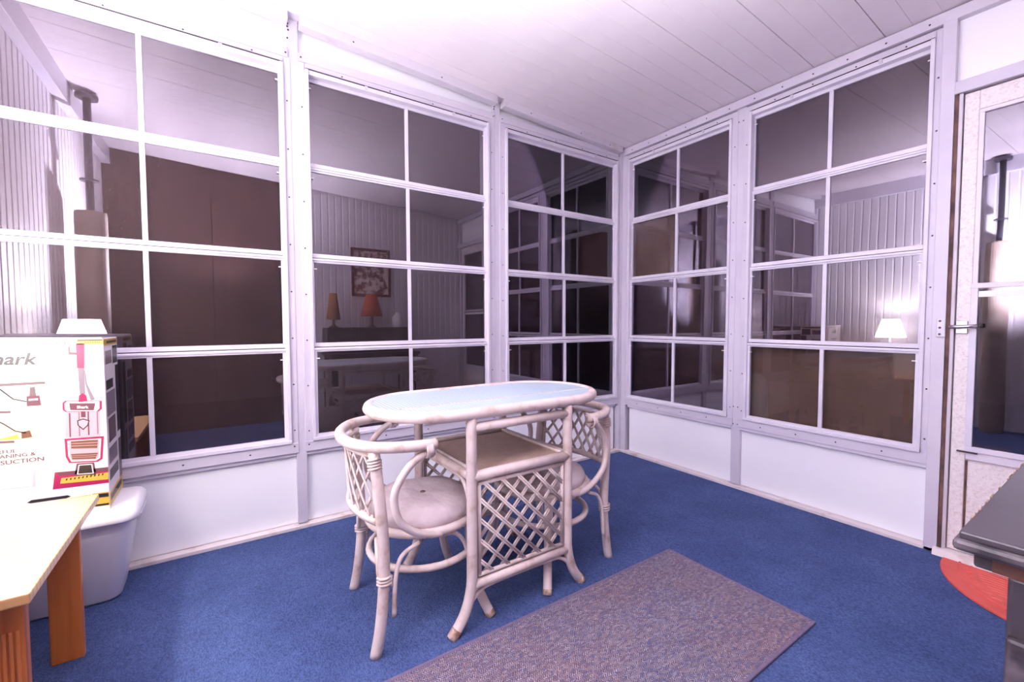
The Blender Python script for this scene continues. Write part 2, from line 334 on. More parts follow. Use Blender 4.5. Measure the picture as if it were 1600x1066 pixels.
ROWS = [2.300, 1.861, 1.396, .932, .474]
def disc_on(mb, mp, s_, z, d, r=.0042):
    n = 6; vs = [mp(s_+r*math.cos(2*PI*k/n), d, z+r*math.sin(2*PI*k/n)) for k in range(n)]
    vs += [mp(s_+.6*r*math.cos(2*PI*k/n), d+.002, z+.6*r*math.sin(2*PI*k/n)) for k in range(n)]
    mb.add(vs, [tuple(range(n, 2*n))]+[(i, (i+1) % n, n+(i+1) % n, n+i) for i in range(n)])
def window(idx, mp, s0, sm, s1, fl0, fl1, label, glass, clear=(), head=2.372):
    """s0,s1 glass edges, sm muntin, fl0/fl1 flange widths to each side."""
    W = empty('window_%d' % idx, mp((s0+s1)/2, 0, .39)); tag(W, label, 'window', kind='structure')
    # flange: four flat strips with screws
    bar(mp, s0-fl0, s0-.024, -.012, .004, .394, head, 'flange', 'aluminium', W)
    bar(mp, s1+.024, s1+fl1, -.012, .004, .394, head, 'flange', 'aluminium', W)
    bar(mp, s0-fl0, s1+fl1, -.010, .008, .394, .447, 'sill_flange', 'aluminium', W)
    bar(mp, s0-.03, s1+.03, -.012, .004, 2.333, head, 'head_flange', 'aluminium', W)
    # track: stepped jamb around the sashes
    bar(mp, s0-.026, s0-.010, -.045, .016, .447, 2.335, 'track', 'sash_white', W)
    bar(mp, s1+.010, s1+.026, -.045, .016, .447, 2.335, 'track', 'sash_white', W)
    bar(mp, s0-.026, s1+.026, -.045, .018, .447, .464, 'track_sill', 'sash_white', W)
    bar(mp, s0-.026, s1+.026, -.045, .010, 2.312, 2.335, 'track_head', 'sash_white', W)
    bar(mp, s0-.024, s1+.024, .004, .0115, 2.3355, 2.3395, 'head_gap_shade', 'screw_dark', W, 0)  # dark colour stands in for the shade of the gap over the track
    scr = MB()
    k = 0
    z = .50
    while z < 2.33:
        disc_on(scr, mp, s0-(fl0+.024)/2, z, .004); disc_on(scr, mp, s1+(fl1+.024)/2, z+.012, .004); z += .235
    for q in range(4):
        disc_on(scr, mp, s0+(s1-s0)*(q+.4)/4, .418, .008); disc_on(scr, mp, s0+(s1-s0)*(q+.6)/4, 2.352, .004)
    scr.build('screws', 'screw_dark', W, kind='stuff')
    clips = MB()
    for i in range(4):
        zt, zb = ROWS[i], ROWS[i+1]
        d = -.026+.010*i; t = .016
        top = zt if i == 0 else zt-.002; bot = zb+.002
        gt = top-(.006 if i == 0 else .022); gb = bot+(.021 if i < 3 else .002)
        ins = .0035*i
        L, R = s0-.018, s1+.018
        gl0, gl1 = s0+ins-.006, s1-ins+.006
        m = MB()
        wbox(m, mp, L, R, d-t, d, gt, top+(.014 if i == 0 else .0)); wbox(m, mp, L, R, d-t, d, bot-(.016 if i == 3 else 0), gb)
        wbox(m, mp, L, gl0, d-t, d, gb, gt); wbox(m, mp, gl1, R, d-t, d, gb, gt)
        # raised lip on the meeting rail
        if i: wbox(m, mp, L+.004, R-.004, d, d+.006, top-.012, top-.003)
        sash = m.build('sash', 'sash_white', W, bevel=.0015)
        wbox(MB(), mp, sm-.0095, sm+.0095, d-t+.002, d+.001, gb, gt).build('muntin', 'sash_white', sash, bevel=.0015)
        for j, (a, b) in enumerate(((gl0, sm-.0095), (sm+.0095, gl1))):
            wbox(MB(), mp, a, b, d-.010, d-.008, gb, gt).build('pane', 'vinyl_clear' if (i, j) in clear else glass, sash)
        for e in (gl0, gl1):
            sg = 1 if e == gl0 else -1
            a, b = sorted((e-sg*.006, e+sg*.012)); wbox(clips, mp, a, b, d, d+.004, gt-.036, gt-.031)
    clips.build('sash_clips', 'nylon_white', W, kind='stuff')
    for q in (.27, .78):
        wbox(MB(), mp, s0+(s1-s0)*q-.008, s0+(s1-s0)*q+.008, .004, .016, 2.318, 2.336).build('turn_button', 'aluminium_worn', W, bevel=.002)
    wbox(MB(), mp, s0-.02, s1+.02, -.062, -.060, .45, 2.32).build('insect_screen', 'insect_screen', W)
    return W
PA = [-2.38, -1.187]           # post lines of the left wall
PB = [.963]
window(1, mapA, -3.494, -2.973, -2.452, .05, .058, 'four-row window with white bars behind the white carton', 'vinyl_smoke')
window(2, mapA, -2.302, -1.787, -1.276, .060, .070, 'middle four-row window of the left wall behind the rattan table', 'vinyl_smoke')
window(3, mapA, -1.098, -.598, -.081, .070, .05, 'narrow-looking four-row window of the left wall next to the corner', 'vinyl_wavy')
window(4, mapB, .101, .4955, .882, .045, .062, 'four-row back window next to the corner with one brown pane', 'vinyl_wavy', clear=((1, 0),))
window(5, mapB, 1.041, 1.430, 1.819, .060, .052, 'four-row back window beside the door with two brown bottom panes', 'vinyl_wavy', clear=((3, 0), (3, 1)))

# left wall framing
WL = empty('wall_left', (0, YC/2, 0)); tag(WL, 'left porch wall of white aluminium posts and panels', 'wall', kind='structure')
WB = empty('wall_back', (XD/2, 0, 0)); tag(WB, 'back porch wall of white aluminium posts and panels', 'wall', kind='structure')
def post(mp, s_, wd, z0, z1, par, d0=-.055, d1=.002): return bar(mp, s_-wd/2, s_+wd/2, d0, d1, z0, z1, 'post', 'aluminium', par)
for s_ in PA: post(mapA, s_, .048, .022, ZC(s_)-.005, WL, d1=.001)
post(mapA, -3.525, .05, .02, ZC(-3.5), WL)
bar(mapA, -.032, .0, -.055, .012, .0, 2.43, 'corner_post', 'aluminium', WL)
bar(mapB, .0, .055, -.055, .004, .0, 2.43, 'corner_post', 'aluminium', WB)
for a, b in ((-3.55, PA[0]), (PA[0], PA[1]), (PA[1], -.03)):
    a += .024; b -= .024
    bar(mapA, a, b, -.042, -.024, .02, .40, 'knee_panel', 'panel_white', WL, 0)
    bar(mapA, a, b, -.045, -.004, .374, .398, 'sill_rail', 'aluminium', WL)
    # wedge infill between window head and sloping roof channel
    MB().hexa([(-.03, a, 2.36), (-.022, a, 2.36), (-.022, b, 2.36), (-.03, b, 2.36), (-.03, a, ZC(a)), (-.022, a, ZC(a)), (-.022, b, ZC(b)), (-.03, b, ZC(b))]).build('infill_panel', 'panel_white', WL)
    bar(mapA, a, b, -.03, .010, 2.366, 2.408, 'head_rail', 'aluminium', WL)
def sloped(x0, x1, dz0, dz1, y0, y1, name, mat, par, bevel=.002):
    return MB().hexa([(x0, y0, ZC(y0)+dz0), (x1, y0, ZC(y0)+dz0), (x1, y1, ZC(y1)+dz0), (x0, y1, ZC(y1)+dz0),
                      (x0, y0, ZC(y0)+dz1), (x1, y0, ZC(y0)+dz1), (x1, y1, ZC(y1)+dz1), (x0, y1, ZC(y1)+dz1)]).build(name, mat, par, bevel=bevel)
for a, b in ((YC, PA[0]-.0), (PA[0]+.0, PA[1]), (PA[1], -.03)):
    sloped(.002, .058, -.048, .0, a+.026, b-.026, 'roof_channel', 'aluminium_worn', WL)
    sloped(-.02, .054, -.003, .0, a+.0, b-.0, 'roof_flange', 'aluminium', WL, 0)
sc_ = MB()
for s_ in PA:
    for dz in (-.03, -.045, -.06, -.10): disc_on(sc_, mapA, s_-.02+random.uniform(-.004, .004), ZC(s_)+dz, .002, .005)
    for q in (-.034, .034): disc_on(sc_, mapA, s_+q, 2.385, .012, .0045); disc_on(sc_, mapA, s_+q, .43, .009, .0045)
for s_ in (-3.1, -2.75, -2.1, -1.6, -.95, -.5, -.2): disc_on(sc_, mapA, s_, ZC(s_)-.028, .058, .0045)
sc_.build('screws', 'screw_dark', WL, kind='stuff')
post(mapB, PB[0], .058, .022, 2.43, WB, d1=.001)
for a, b in ((.05, PB[0]), (PB[0], 1.89)):
    a += .029; b -= .029 if b < 1.5 else .02
    bar(mapB, a, b, -.042, -.022, .02, .40, 'knee_panel', 'panel_white', WB, 0)
    bar(mapB, a, b, -.045, .004, .376, .396, 'sill_rail', 'aluminium', WB)
    bar(mapB, a-.03, b+.02, -.06, -.02, 2.34, 2.40, 'head_gap', 'dirt_channel', WB)
bar(mapB, .0, XD, -.06, .022, 2.378, 2.428, 'header', 'aluminium', WB, .003)
sc_ = MB()
for k in range(12): disc_on(sc_, mapB, .12+k*.155, 2.398, .022, .0045)
for s_ in (PB[0]-.014, PB[0]+.014):
    for z in (.41, .52, 2.30): disc_on(sc_, mapB, s_, z, .006, .0042)
sc_.build('screws', 'screw_dark', WB, kind='stuff')
post(mapB, 1.893, .046, .0, 2.38, WB, d1=.022)
# base channels
bl = MB().box(-.05, .022, YC, 0, 0, .017).build('baseboard_left', 'dirt_channel', bevel=.002); tag(bl, 'dirty white base channel along the left wall', 'baseboard', kind='structure')
bb = MB().box(.022, 1.91, -.022, .05, 0, .017).build('baseboard_back', 'dirt_channel', bevel=.002); tag(bb, 'dirty white base channel along the back wall', 'baseboard', kind='structure')
# house wall and right wall: ribbed vertical siding panels
def siding(name, mp, length, zt, label, face=1):
    R = empty(name, mp(length/2, 0, 0)); tag(R, label, 'wall', kind='structure')
    n = int(length/.075); wd = length/n
    for k in range(n):
        a = k*wd; prof = [(0, -.005), (wd*.12, -.005), (wd*.2, 0), (wd*.95, 0), (wd, -.005), (wd, -.03), (0, -.03)]
        z0, z1 = .0, zt(a)
        vs = [mp(a+u, d, z0) for u, d in prof]+[mp(a+u, d, zt(a+u)) for u, d in prof]; q = len(prof)
        MB().add(vs, [tuple(range(q)), tuple(range(2*q-1, q-1, -1))]+[(i, (i+1) % q, q+(i+1) % q, q+i) for i in range(q)]).build('siding_panel', 'siding_white', R)
    return R
WC = siding('wall_house', lambda s_, d, z: (s_, YC+d, z), XD, lambda s_: ZC(YC)+.02, 'white ribbed siding of the house wall beside the lamp')
MB().box(0, XD, YC, YC+.06, ZC(YC)-.14, ZC(YC)).build('header_beam', 'aluminium', WC, bevel=.003)
WD = siding('wall_right', lambda s_, d, z: (XD-d, -s_, z), 1.95, lambda s_: ZC(-s_)+.02, 'white ribbed siding of the right wall behind the dark table')

MB().hexa([(XD, YC, 2.3), (XD+.03, YC, 2.3), (XD+.03, -1.95, 2.3), (XD, -1.95, 2.3), (XD, YC, ZC(YC)+.02), (XD+.03, YC, ZC(YC)+.02), (XD+.03, -1.95, ZC(-1.95)+.02), (XD, -1.95, ZC(-1.95)+.02)]).build('header_panel', 'brown_door', WD)
D2 = empty('door_2', (XD, -2.75, 0)); tag(D2, 'dark brown wooden double door in the right wall, mirrored in the left window', 'door', kind='structure')
for a, b in ((YC, -2.752), (-2.748, -1.95)):
    lf = MB().box(XD, XD+.035, a, b, .0, 2.3).build('door_leaf', 'brown_door', D2, bevel=.002)
    for z0, z1 in ((.15, .95), (1.05, 2.15)):
        MB().box(XD-.006, XD+.001, a+.12, b-.12, z0, z1).build('door_panel', 'brown_door', lf, bevel=.005)
# ------------------------------------------------------------------ door
D = empty('door_1', (2.34, 0, 0)); tag(D, 'white pebbled aluminium storm door with two glass panes', 'door', kind='structure')
dx0, dx1 = 1.945, 2.735
bar(mapB, 1.918, 1.930, -.05, .020, .03, 2.05, 'weatherstrip', 'weatherstrip', D, 0)
bar(mapB, 1.928, 1.942, -.05, .016, .03, 2.05, 'jamb', 'aluminium_worn', D)
bar(mapB, dx1+.003, dx1+.05, -.05, .02, .0, 2.36, 'jamb', 'aluminium_worn', D)
bar(mapB, 1.915, XD, -.05, .024, 2.052, 2.105, 'head_bar', 'aluminium', D, .003)
bar(mapB, 1.915, XD, -.03, -.015, 2.10, 2.38, 'transom_panel', 'panel_white', D, 0)
bar(mapB, dx0, dx0+.046, -.04, .004, .035, 2.046, 'stile', 'pebbled', D, .003)
bar(mapB, dx1-.046, dx1, -.04, .004, .035, 2.046, 'stile', 'pebbled', D, .003)
bar(mapB, dx0+.046, dx1-.046, -.04, .004, 1.965, 2.046, 'top_rail', 'pebbled', D, .003)
bar(mapB, dx0+.046, dx1-.046, -.04, .004, .035, .105, 'bottom_rail', 'aluminium', D, .003)
bar(mapB, dx0+.046, dx1-.046, -.04, .002, .452, .492, 'lock_rail', 'sash_white', D, .003)
bar(mapB, dx0+.046, dx1-.046, -.035, -.012, .105, .452, 'kick_panel', 'pebbled', D, 0)
bar(mapB, dx0+.046, dx0+.053, -.03, -.008, .105, .445, 'kick_trim', 'weatherstrip', D, 0)
def sash_frame(z0, z1, a, b, d, wd, name):
    m = MB()
    wbox(m, mapB, a, b, d-.02, d, z1-wd, z1); wbox(m, mapB, a, b, d-.02, d, z0, z0+wd)
    wbox(m, mapB, a, a+wd, d-.02, d, z0+wd, z1-wd); wbox(m, mapB, b-wd, b, d-.02, d, z0+wd, z1-wd)
    o = m.build(name, 'sash_white', D, bevel=.0015)
    wbox(MB(), mapB, a+wd, b-wd, d-.012, d-.009, z0+wd, z1-wd).build('pane', 'glass_door', o); return o
sash_frame(1.20, 1.968, dx0+.044, dx1-.044, .000, .018, 'upper_sash')
sash_frame(.49, 1.225, dx0+.044, dx1-.044, .010, .022, 'lower_sash')
bar(mapB, dx0+.066, dx1-.066, -.006, .004, 1.165, 1.190, 'lower_sash_lip', 'nylon_white', D, .001)
br = bar(mapB, 1.888, 1.918, .020, .034, .990, 1.075, 'strike_bracket', 'sash_white', D, .003)
m = MB()
for z in (1.003, 1.032, 1.062): disc_on(m, mapB, 1.900, z, .034, .005)
m.build('screws', 'screw_dark', br, kind='stuff')
bar(mapB, 1.945, 1.985, .004, .010, 1.005, 1.062, 'latch_plate', 'chrome', D, .004)
MB().tube([mapB(1.928, .030, 1.036), mapB(1.95, .034, 1.036), mapB(1.985, .036, 1.038), mapB(2.02, .034, 1.040)], .0085, 10).build('latch_lever', 'chrome', D, smooth=True)
MB().tube([mapB(1.958, .004, 1.036), mapB(1.958, .034, 1.036)], .010, 10).build('latch_stem', 'chrome', D, smooth=True)
MB().tube([mapB(2.018, .032, 1.040), mapB(2.030, .033, 1.041)], .0105, 10).build('latch_knob', 'screw_dark', D, smooth=True)
bar(mapB, 1.965, 2.030, .004, .012, .483, .490, 'slide_bolt', 'screw_dark', D, .001)
th = MB().hexa([(1.905, -.052, 0), (XD, -.052, 0), (XD, .05, 0), (1.905, .05, 0), (1.905, -.040, .028), (XD, -.040, .028), (XD, .05, .034), (1.905, .05, .034)]).build('trim_1', 'dirt_channel', bevel=.003)
tag(th, 'worn white metal threshold strip below the door', 'threshold', kind='structure')
# teal thing leaning outside the back window
t = MB().hexa([(.90, .17, -.055), (1.09, .17, -.055), (1.09, .21, -.055), (.90, .21, -.055), (.92, .11, .79), (1.085, .11, .70), (1.085, .14, .70), (.92, .14, .79)]).build('leaning_board', 'teal', bevel=.004)
tag(t, 'pale teal board seen through the screen outside the back window', 'board')

# ------------------------------------------------------------------ rug and mat
m = MB().box(1.222, 1.806, -2.62, -1.018, .0, .008)
r = m.build('rug', 'rug_weave', bevel=.002); tag(r, 'multicoloured woven rug on the blue carpet', 'rug')
e = MB()
for a, b, c, d in ((1.214, 1.226, -2.628, -1.01), (1.802, 1.814, -2.628, -1.01), (1.226, 1.802, -1.022, -1.01), (1.226, 1.802, -2.628, -2.616)): e.box(a, b, c, d, 0, .010)
e.build('rug_binding', 'rug_edge', r, bevel=.003)
mc = (2.345, -.062); R0 = .40
def half(rad, n=28, sq=1.0): return [(mc[0]+rad*math.cos(PI+PI*k/n), mc[1]+sq*rad*math.sin(PI+PI*k/n)) for k in range(n+1)]
fl = lambda u, v, d: (u, v, d)
dm = MB().prism(half(R0, sq=1.02), .0, .009, fl).build('door_mat', 'mat_rubber', bevel=.002); tag(dm, 'coral red half-round rubber mat at the door', 'door mat')
def arc(rad, z=.009): return [(x, y, z) for x, y in half(rad)]
MB().tube(arc(.345), .0045, 6).build('mat_ridge', 'mat_rubber', dm, smooth=True)
mm = MB()
for k in range(24):
    a = PI+PI*(k+.5)/24; c_ = Vector((mc[0]+.318*math.cos(a), mc[1]+.318*math.sin(a), .009)); t_ = Vector((-math.sin(a), math.cos(a), 0)); n_ = Vector((math.cos(a), math.sin(a), 0))
    mm.tube([c_-t_*.016-n_*.012, c_+n_*.006, c_+t_*.016-n_*.012], .003, 5)
mm.build('mat_scallops', 'mat_rubber', dm, kind='stuff')
mm = MB()
for k in range(1, 13):
    y0 = mc[1]-.022*k
    hw = math.sqrt(max(0, .285**2-(.022*k)**2))
    if hw > .02: mm.tube([(mc[0]-hw, y0, .0085), (mc[0]+hw, y0, .0085)], .0035, 5)
mm.build('mat_ribs', 'mat_rubber', dm, kind='stuff')

# ------------------------------------------------------------------ rattan table
TX, TY = .925, -1.805
T = empty('rattan_table', (TX, TY, 0)); tag(T, 'oval whitewashed rattan table with pale blue woven top and shelf', 'table')
hx, hy = .236, .215
def stadium(a, r_, n=14): 
    return [(r_*math.cos(t), a+r_*math.sin(t)) for t in [PI*k/n for k in range(n+1)]]+[(r_*math.cos(t), -a+r_*math.sin(t)) for t in [PI+PI*k/n for k in range(n+1)]]
SA = .243
MB().tube([(x, y, .751) for x, y in stadium(SA, .240)], .0205, 12, True).build('rim', 'rattan', T, local=True, smooth=True)
wt = MB().prism(stadium(SA, .232), .748, .765, fl).build('woven_top', 'top_weave', T, local=True)
for x in (.10,): MB().box(x-.0012, x+.0012, -SA-.19, SA+.19, .764, .7675).build('seam', 'cane', wt, local=True)
for sx in (-1, 1):
    for sy in (-1, 1):
        pts = smooth_path([(sx*hx, sy*hy, .738), (sx*hx, sy*hy, .5), (sx*hx, sy*hy, .25), (sx*hx, sy*(hy+.004), .15), (sx*hx, sy*(hy+.028), .07), (sx*hx, sy*(hy+.068), .012), (sx*hx, sy*(hy+.078), .0)], 4)
        lg = MB().tube(pts, .0185, 12).build('leg', 'rattan', T, local=True, smooth=True)
        MB().tube([(sx*hx, sy*(hy+.058), .0255), (sx*hx, sy*(hy+.070), .0105), (sx*hx, sy*(hy+.079), -.0)], .0192, 10).build('foot_tip', 'rattan_foot', lg, local=True, smooth=True)
    rail = lambda z, r_, nm: MB().tube([(sx*hx, -hy, z), (sx*hx, hy, z)], r_, 10).build(nm, 'rattan', T, local=True, smooth=True)
    rail(.703, .0165, 'top_rail'); rail(.535, .0185, 'shelf_rail'); rail(.158, .0165, 'bottom_rail')
    # lattice panel with frame rods and crossed double canes
    fr_ = MB()
    u0, u1, z0, z1 = -.186, .186, .186, .506
    for z in (z0, z1): fr_.tube([(sx*hx, u0-.006, z), (sx*hx, u1+.006, z)], .0075, 8)
    for u in (u0, u1): fr_.tube([(sx*hx, u, z0), (sx*hx, u, z1)], .0075, 8)
    LP = fr_.build('lattice_panel', 'rattan', T, local=True, smooth=True)
    sp = .072
    for dr in (1, -1):
        for k in range(-10, 11):
            # lines  z = zc + dr*1.0*(u) + c
            c0 = k*sp+.01*dr; pts = []
            cand = []
            for u in (u0, u1):
                z = (z0+z1)/2+dr*u*1.02+c0
                if z0-1e-6 <= z <= z1+1e-6: cand.append((u, z))
            for z in (z0, z1):
                u = (z-(z0+z1)/2-c0)/(dr*1.02)
                if u0 < u < u1: cand.append((u, z))
            if len(cand) < 2: continue
            a, b = Vector((0,)+cand[0]), Vector((0,)+cand[1])
            if (a-b).length < .05: continue
            t_ = (b-a).normalized(); nn = Vector((0, -t_.z, t_.y))
            mb = MB(); dd = -.0035*dr*sx
            for q in (-.0039, .0039): mb.tube([a+nn*q+Vector((sx*hx+dd, 0, 0)), b+nn*q+Vector((sx*hx+dd, 0, 0))], .0036, 6)
            mb.build('cane', 'cane', LP, local=True, smooth=True)
    # arched brace under the bottom rail
    MB().tube(smooth_path([(sx*(hx), -hy-.052, .035), (sx*hx, -hy-.012, .09), (sx*hx, -hy+.03, .128), (sx*hx, -hy+.09, .140), (sx*hx, hy-.09, .140), (sx*hx, hy-.03, .128), (sx*hx, hy+.012, .09), (sx*hx, hy+.052, .035)], 5), .0075, 8).build('arched_brace', 'rattan', T, local=True, smooth=True)
for sy in (-1, 1):
    MB().tube([(-hx, sy*hy, .535), (hx, sy*hy, .535)], .0165, 10).build('side_rail', 'rattan', T, local=True, smooth=True)
    MB().tube(smooth_path([(-hx+.02, sy*hy, .392), (-hx+.024, sy*hy, .455), (-hx+.06, sy*hy, .505), (-hx+.12, sy*hy, .516), (hx-.12, sy*hy, .516), (hx-.06, sy*hy, .505), (hx-.024, sy*hy, .455), (hx-.02, sy*hy, .392)], 5), .0085, 8).build('side_arch', 'rattan', T, local=True, smooth=True)
MB().box(-hx+.005, hx-.005, -hy+.005, hy-.005, .530, .540).build('shelf', 'shelf_weave', T, local=True)
m = MB()
for sy in (-1, 1): m.tube([(-hx+.02, sy*(hy-.018), .546), (hx-.02, sy*(hy-.018), .546)], .008, 6)
m.tube([(-hx+.02, -hy+.018, .546), (-hx+.02, hy-.018, .546)], .008, 6); m.build('shelf_edging', 'rattan', T, local=True, smooth=True)

# ------------------------------------------------------------------ rattan chairs
def binding(mb, a, b, r_, turns=4):
    a, b = Vector(a), Vector(b); t_ = (b-a).normalized(); x_ = t_.orthogonal().normalized(); y_ = t_.cross(x_)
    n = turns*8
    mb.tube([a+(b-a)*k/n+(x_*math.cos(2*PI*k/8)+y_*math.sin(2*PI*k/8))*r_ for k in range(n+1)], .0045, 5)
def chair(name, loc, rz, label):
    C = empty(name, loc, rz); tag(C, label, 'chair', 'rattan dining chairs')
    B = lambda m, nm, mat='rattan', par=None, sm=True: m.build(nm, mat, par or C, local=True, smooth=sm)
    zs = .352
    for sx in (-1, 1):
        bk = smooth_path([(sx*.205, -.222, 0), (sx*.203, -.205, .09), (sx*.200, -.192, .22), (sx*.203, -.192, .36), (sx*.203, -.204, .52), (sx*.186, -.214, .652)], 4)
        lg = B(MB().tube(bk, .0185, 12), 'leg')
        ft = smooth_path([(sx*.155, .125, zs-.004), (sx*.158, .128, .22), (sx*.172, .148, .10), (sx*.205, .186, 0)], 4)
        l2 = B(MB().tube(ft, .0175, 12), 'leg')
        B(MB().tube([ft[-2], ft[-1]], .0182, 10), 'foot_tip', 'rattan_foot', l2)
        # arm loop: from the arm end back and down to the seat ring
        lp = smooth_path([(sx*.232, -.030, .640), (sx*.235, -.070, .636), (sx*.234, -.115, .603), (sx*.232, -.154, .545), (sx*.230, -.163, .495), (sx*.227, -.146, .430), (sx*.219, -.098, .382), (sx*.209, -.045, .356), (sx*.200, .0, .346)], 5)
        B(MB().tube(lp, .0125, 10), 'arm_loop')
        # thin braces from leg to seat and stretcher
        B(MB().tube(smooth_path([(sx*.217, -.165, .12), (sx*.214, -.158, .24), (sx*.207, -.135, .305), (sx*.205, -.075, .335)], 5), .0075, 7), 'brace')
        B(MB().tube(smooth_path([(sx*.185, -.205, .25), (sx*.165, -.204, .30), (sx*.11, -.195, .336)], 5), .0075, 7), 'brace')
        B(MB().tube(smooth_path([(sx*.166, .118, .19), (sx*.172, .10, .27), (sx*.186, .06, .325), (sx*.196, .01, .338)], 5), .0075, 7), 'brace')
        m = MB(); binding(m, (sx*.235, -.062, .650), (sx*.234, -.040, .650), .026, 4); B(m, 'binding')
        m = MB(); binding(m, (sx*.196, -.213, .595), (sx*.190, -.214, .632), .0195, 4); B(m, 'binding')
        m = MB(); binding(m, (sx*.203, -.19, .225), (sx*.203, -.19, .255), .0225, 3); B(m, 'binding')
    U = smooth_path([(.234, -.026, .665), (.240, -.08, .667), (.228, -.15, .668), (.185, -.222, .668), (.1, -.272, .667), (0, -.287, .667), (-.1, -.272, .667), (-.185, -.222, .668), (-.228, -.15, .668), (-.240, -.08, .667), (-.234, -.026, .665)], 5)
    B(MB().tube(U, .0185, 12), 'top_rail')
    B(MB().tube(circle(.197, zs, 36), .0155, 10, True), 'seat_ring')
    B(MB().tube(circle(.196, .232, 36), .0125, 8, True), 'stretcher_ring')
    # cushion
    n = 40; prof = [(.02, .352), (.15, .352), (.189, .364), (.194, .380), (.188, .402), (.165, .420), (.11, .429), (.05, .427), (.004, .419)]
    m = MB(); m.lathe(prof, n)
    def puck(q):
        x, y, z = q; r_ = math.hypot(x, y); a = math.atan2(y, x)
        if z > .39 and r_ > .01: z += .004*math.sin(5*a+9*r_*10)*min(1, r_/.1)
        return (x, y, z)
    m.v = [puck(q) for q in m.v]
    cu = B(m, 'seat_cushion', 'cushion'); B(MB().lathe([(.010, .416), (.011, .421), (.006, .424)], 10), 'button', 'button', cu)
    # curved lattice back between the posts
    def P(t_, v_): return Vector(((.198-.014*v_)*t_, -(.205+.052*(1-t_*t_)+.012*v_*(1-t_*t_)), .430+.205*v_))
    fr_ = MB()
    fr_.tube([P(-1+.1*k, 0) for k in range(21)], .014, 8); fr_.tube([P(-1+.1*k, 1) for k in range(21)], .008, 8)
    for t_ in (-.93, .93): fr_.tube([P(t_, 0), P(t_, .5), P(t_, 1)], .007, 8)
    bk = B(fr_, 'backrest')
    Wd, Hh = .43, .205
    for dr in (1, -1):
        for k in range(-7, 8):
            seg = []
            for q in range(41):
                v_ = q/40; u = k*.062+.015*dr+dr*(v_-.5)*Hh*.72
                t_ = u/(Wd/2)
                if abs(t_) <= .93: seg.append(P(t_, v_)+Vector((0, .0035*dr, 0)))
            if len(seg) < 9: continue
            seg = seg[::5]+([seg[-1]] if (len(seg)-1) % 5 else [])
            m = MB()
            for q in (-.0042, .0042): m.tube([s_+Vector((q, 0, 0)) for s_ in seg], .0037, 5)
            B(m, 'cane', 'cane', bk)
    return C
chair('rattan_chair', (.912, -2.095, 0), math.radians(-5), 'whitewashed rattan armchair nearest the camera, back to the white carton')
chair('rattan_chair', (.925, -1.535, 0), math.radians(189), 'whitewashed rattan armchair on the far side of the table, back to the corner')

# ------------------------------------------------------------------ pine side table with lamp
PT = empty('pine_table', (.77, -3.31, 0)); tag(PT, 'low orange pine side table with fluted legs at the left edge', 'table')
MB().box(.44, 1.103, -3.535, -3.074, .452, .477).build('table_top', 'pine', PT, bevel=.004)
for x0, x1 in ((1.010, 1.040), (.553, .576)):
    for ys in ((-3.176, -3.100), (-3.52, -3.44)):
        lg = MB().box(x0, x1, ys[0], ys[1], .0, .452).build('leg', 'pine_leg', PT, bevel=.003)
        if x0 > 1:
            for k in range(6):
                y = ys[0]+.012+k*.0105
                MB().box(x1-.001, x1+.003, y-.0035, y+.0035, .02, .372).build('flute', 'pine_leg', lg, bevel=.002)
            for yy in (ys[0]+.03,):
                MB().tube([(x1-.002, yy, .428), (x1+.0015, yy, .428)], .0085, 12).build('dowel', 'dowel', lg)
            MB().tube([((x0+x1)/2, ys[1]-.002, .428), ((x0+x1)/2, ys[1]+.0015, .428)], .0065, 12).build('dowel', 'dowel', lg)
for ya_ in (-3.45,): MB().box(.576, 1.010, ya_-.02, ya_, .40, .452).build('apron', 'pine_leg', PT, bevel=.002)
LM = empty('table_lamp', (.82, -3.34, .477)); tag(LM, 'lit table lamp with a white cone shade on the pine table', 'lamp')
MB().lathe([(.062, 0), (.062, .012), (.03, .03), (.018, .06), (.034, .13), (.040, .20), (.026, .29), (.010, .34), (.008, .42)], 24).build('lamp_base', 'jug_white', LM, local=True, smooth=True)
MB().tube([(0, 0, .42), (0, 0, .46)], .012, 10).build('socket', 'lamp_brass', LM, local=True)
n = 32; vs = [(r_*math.cos(2*PI*k/n), r_*math.sin(2*PI*k/n), z) for r_, z in ((.135, .408), (.075, .605), (.0735, .605), (.1335, .408)) for k in range(n)]
MB().add(vs, [(i*n+k, i*n+(k+1) % n, ((i+1) % 4)*n+(k+1) % n, ((i+1) % 4)*n+k) for i in range(4) for k in range(n)]).build('lamp_shade', 'lit_shade', LM, local=True, smooth=True)
MB().lathe([(.004, .455), (.022, .475), (.028, .50), (.020, .525), (.004, .535)], 14).build('bulb', 'jug_white', LM, local=True, smooth=True)
ld = bpy.data.lights.new('bulb_light', 'POINT'); ld.energy = 32; ld.color = (1, .93, .86); ld.shadow_soft_size = .03
lo = bpy.data.objects.new('bulb_light', ld); COL.objects.link(lo); lo.parent = LM; lo.location = (0, 0, .565)

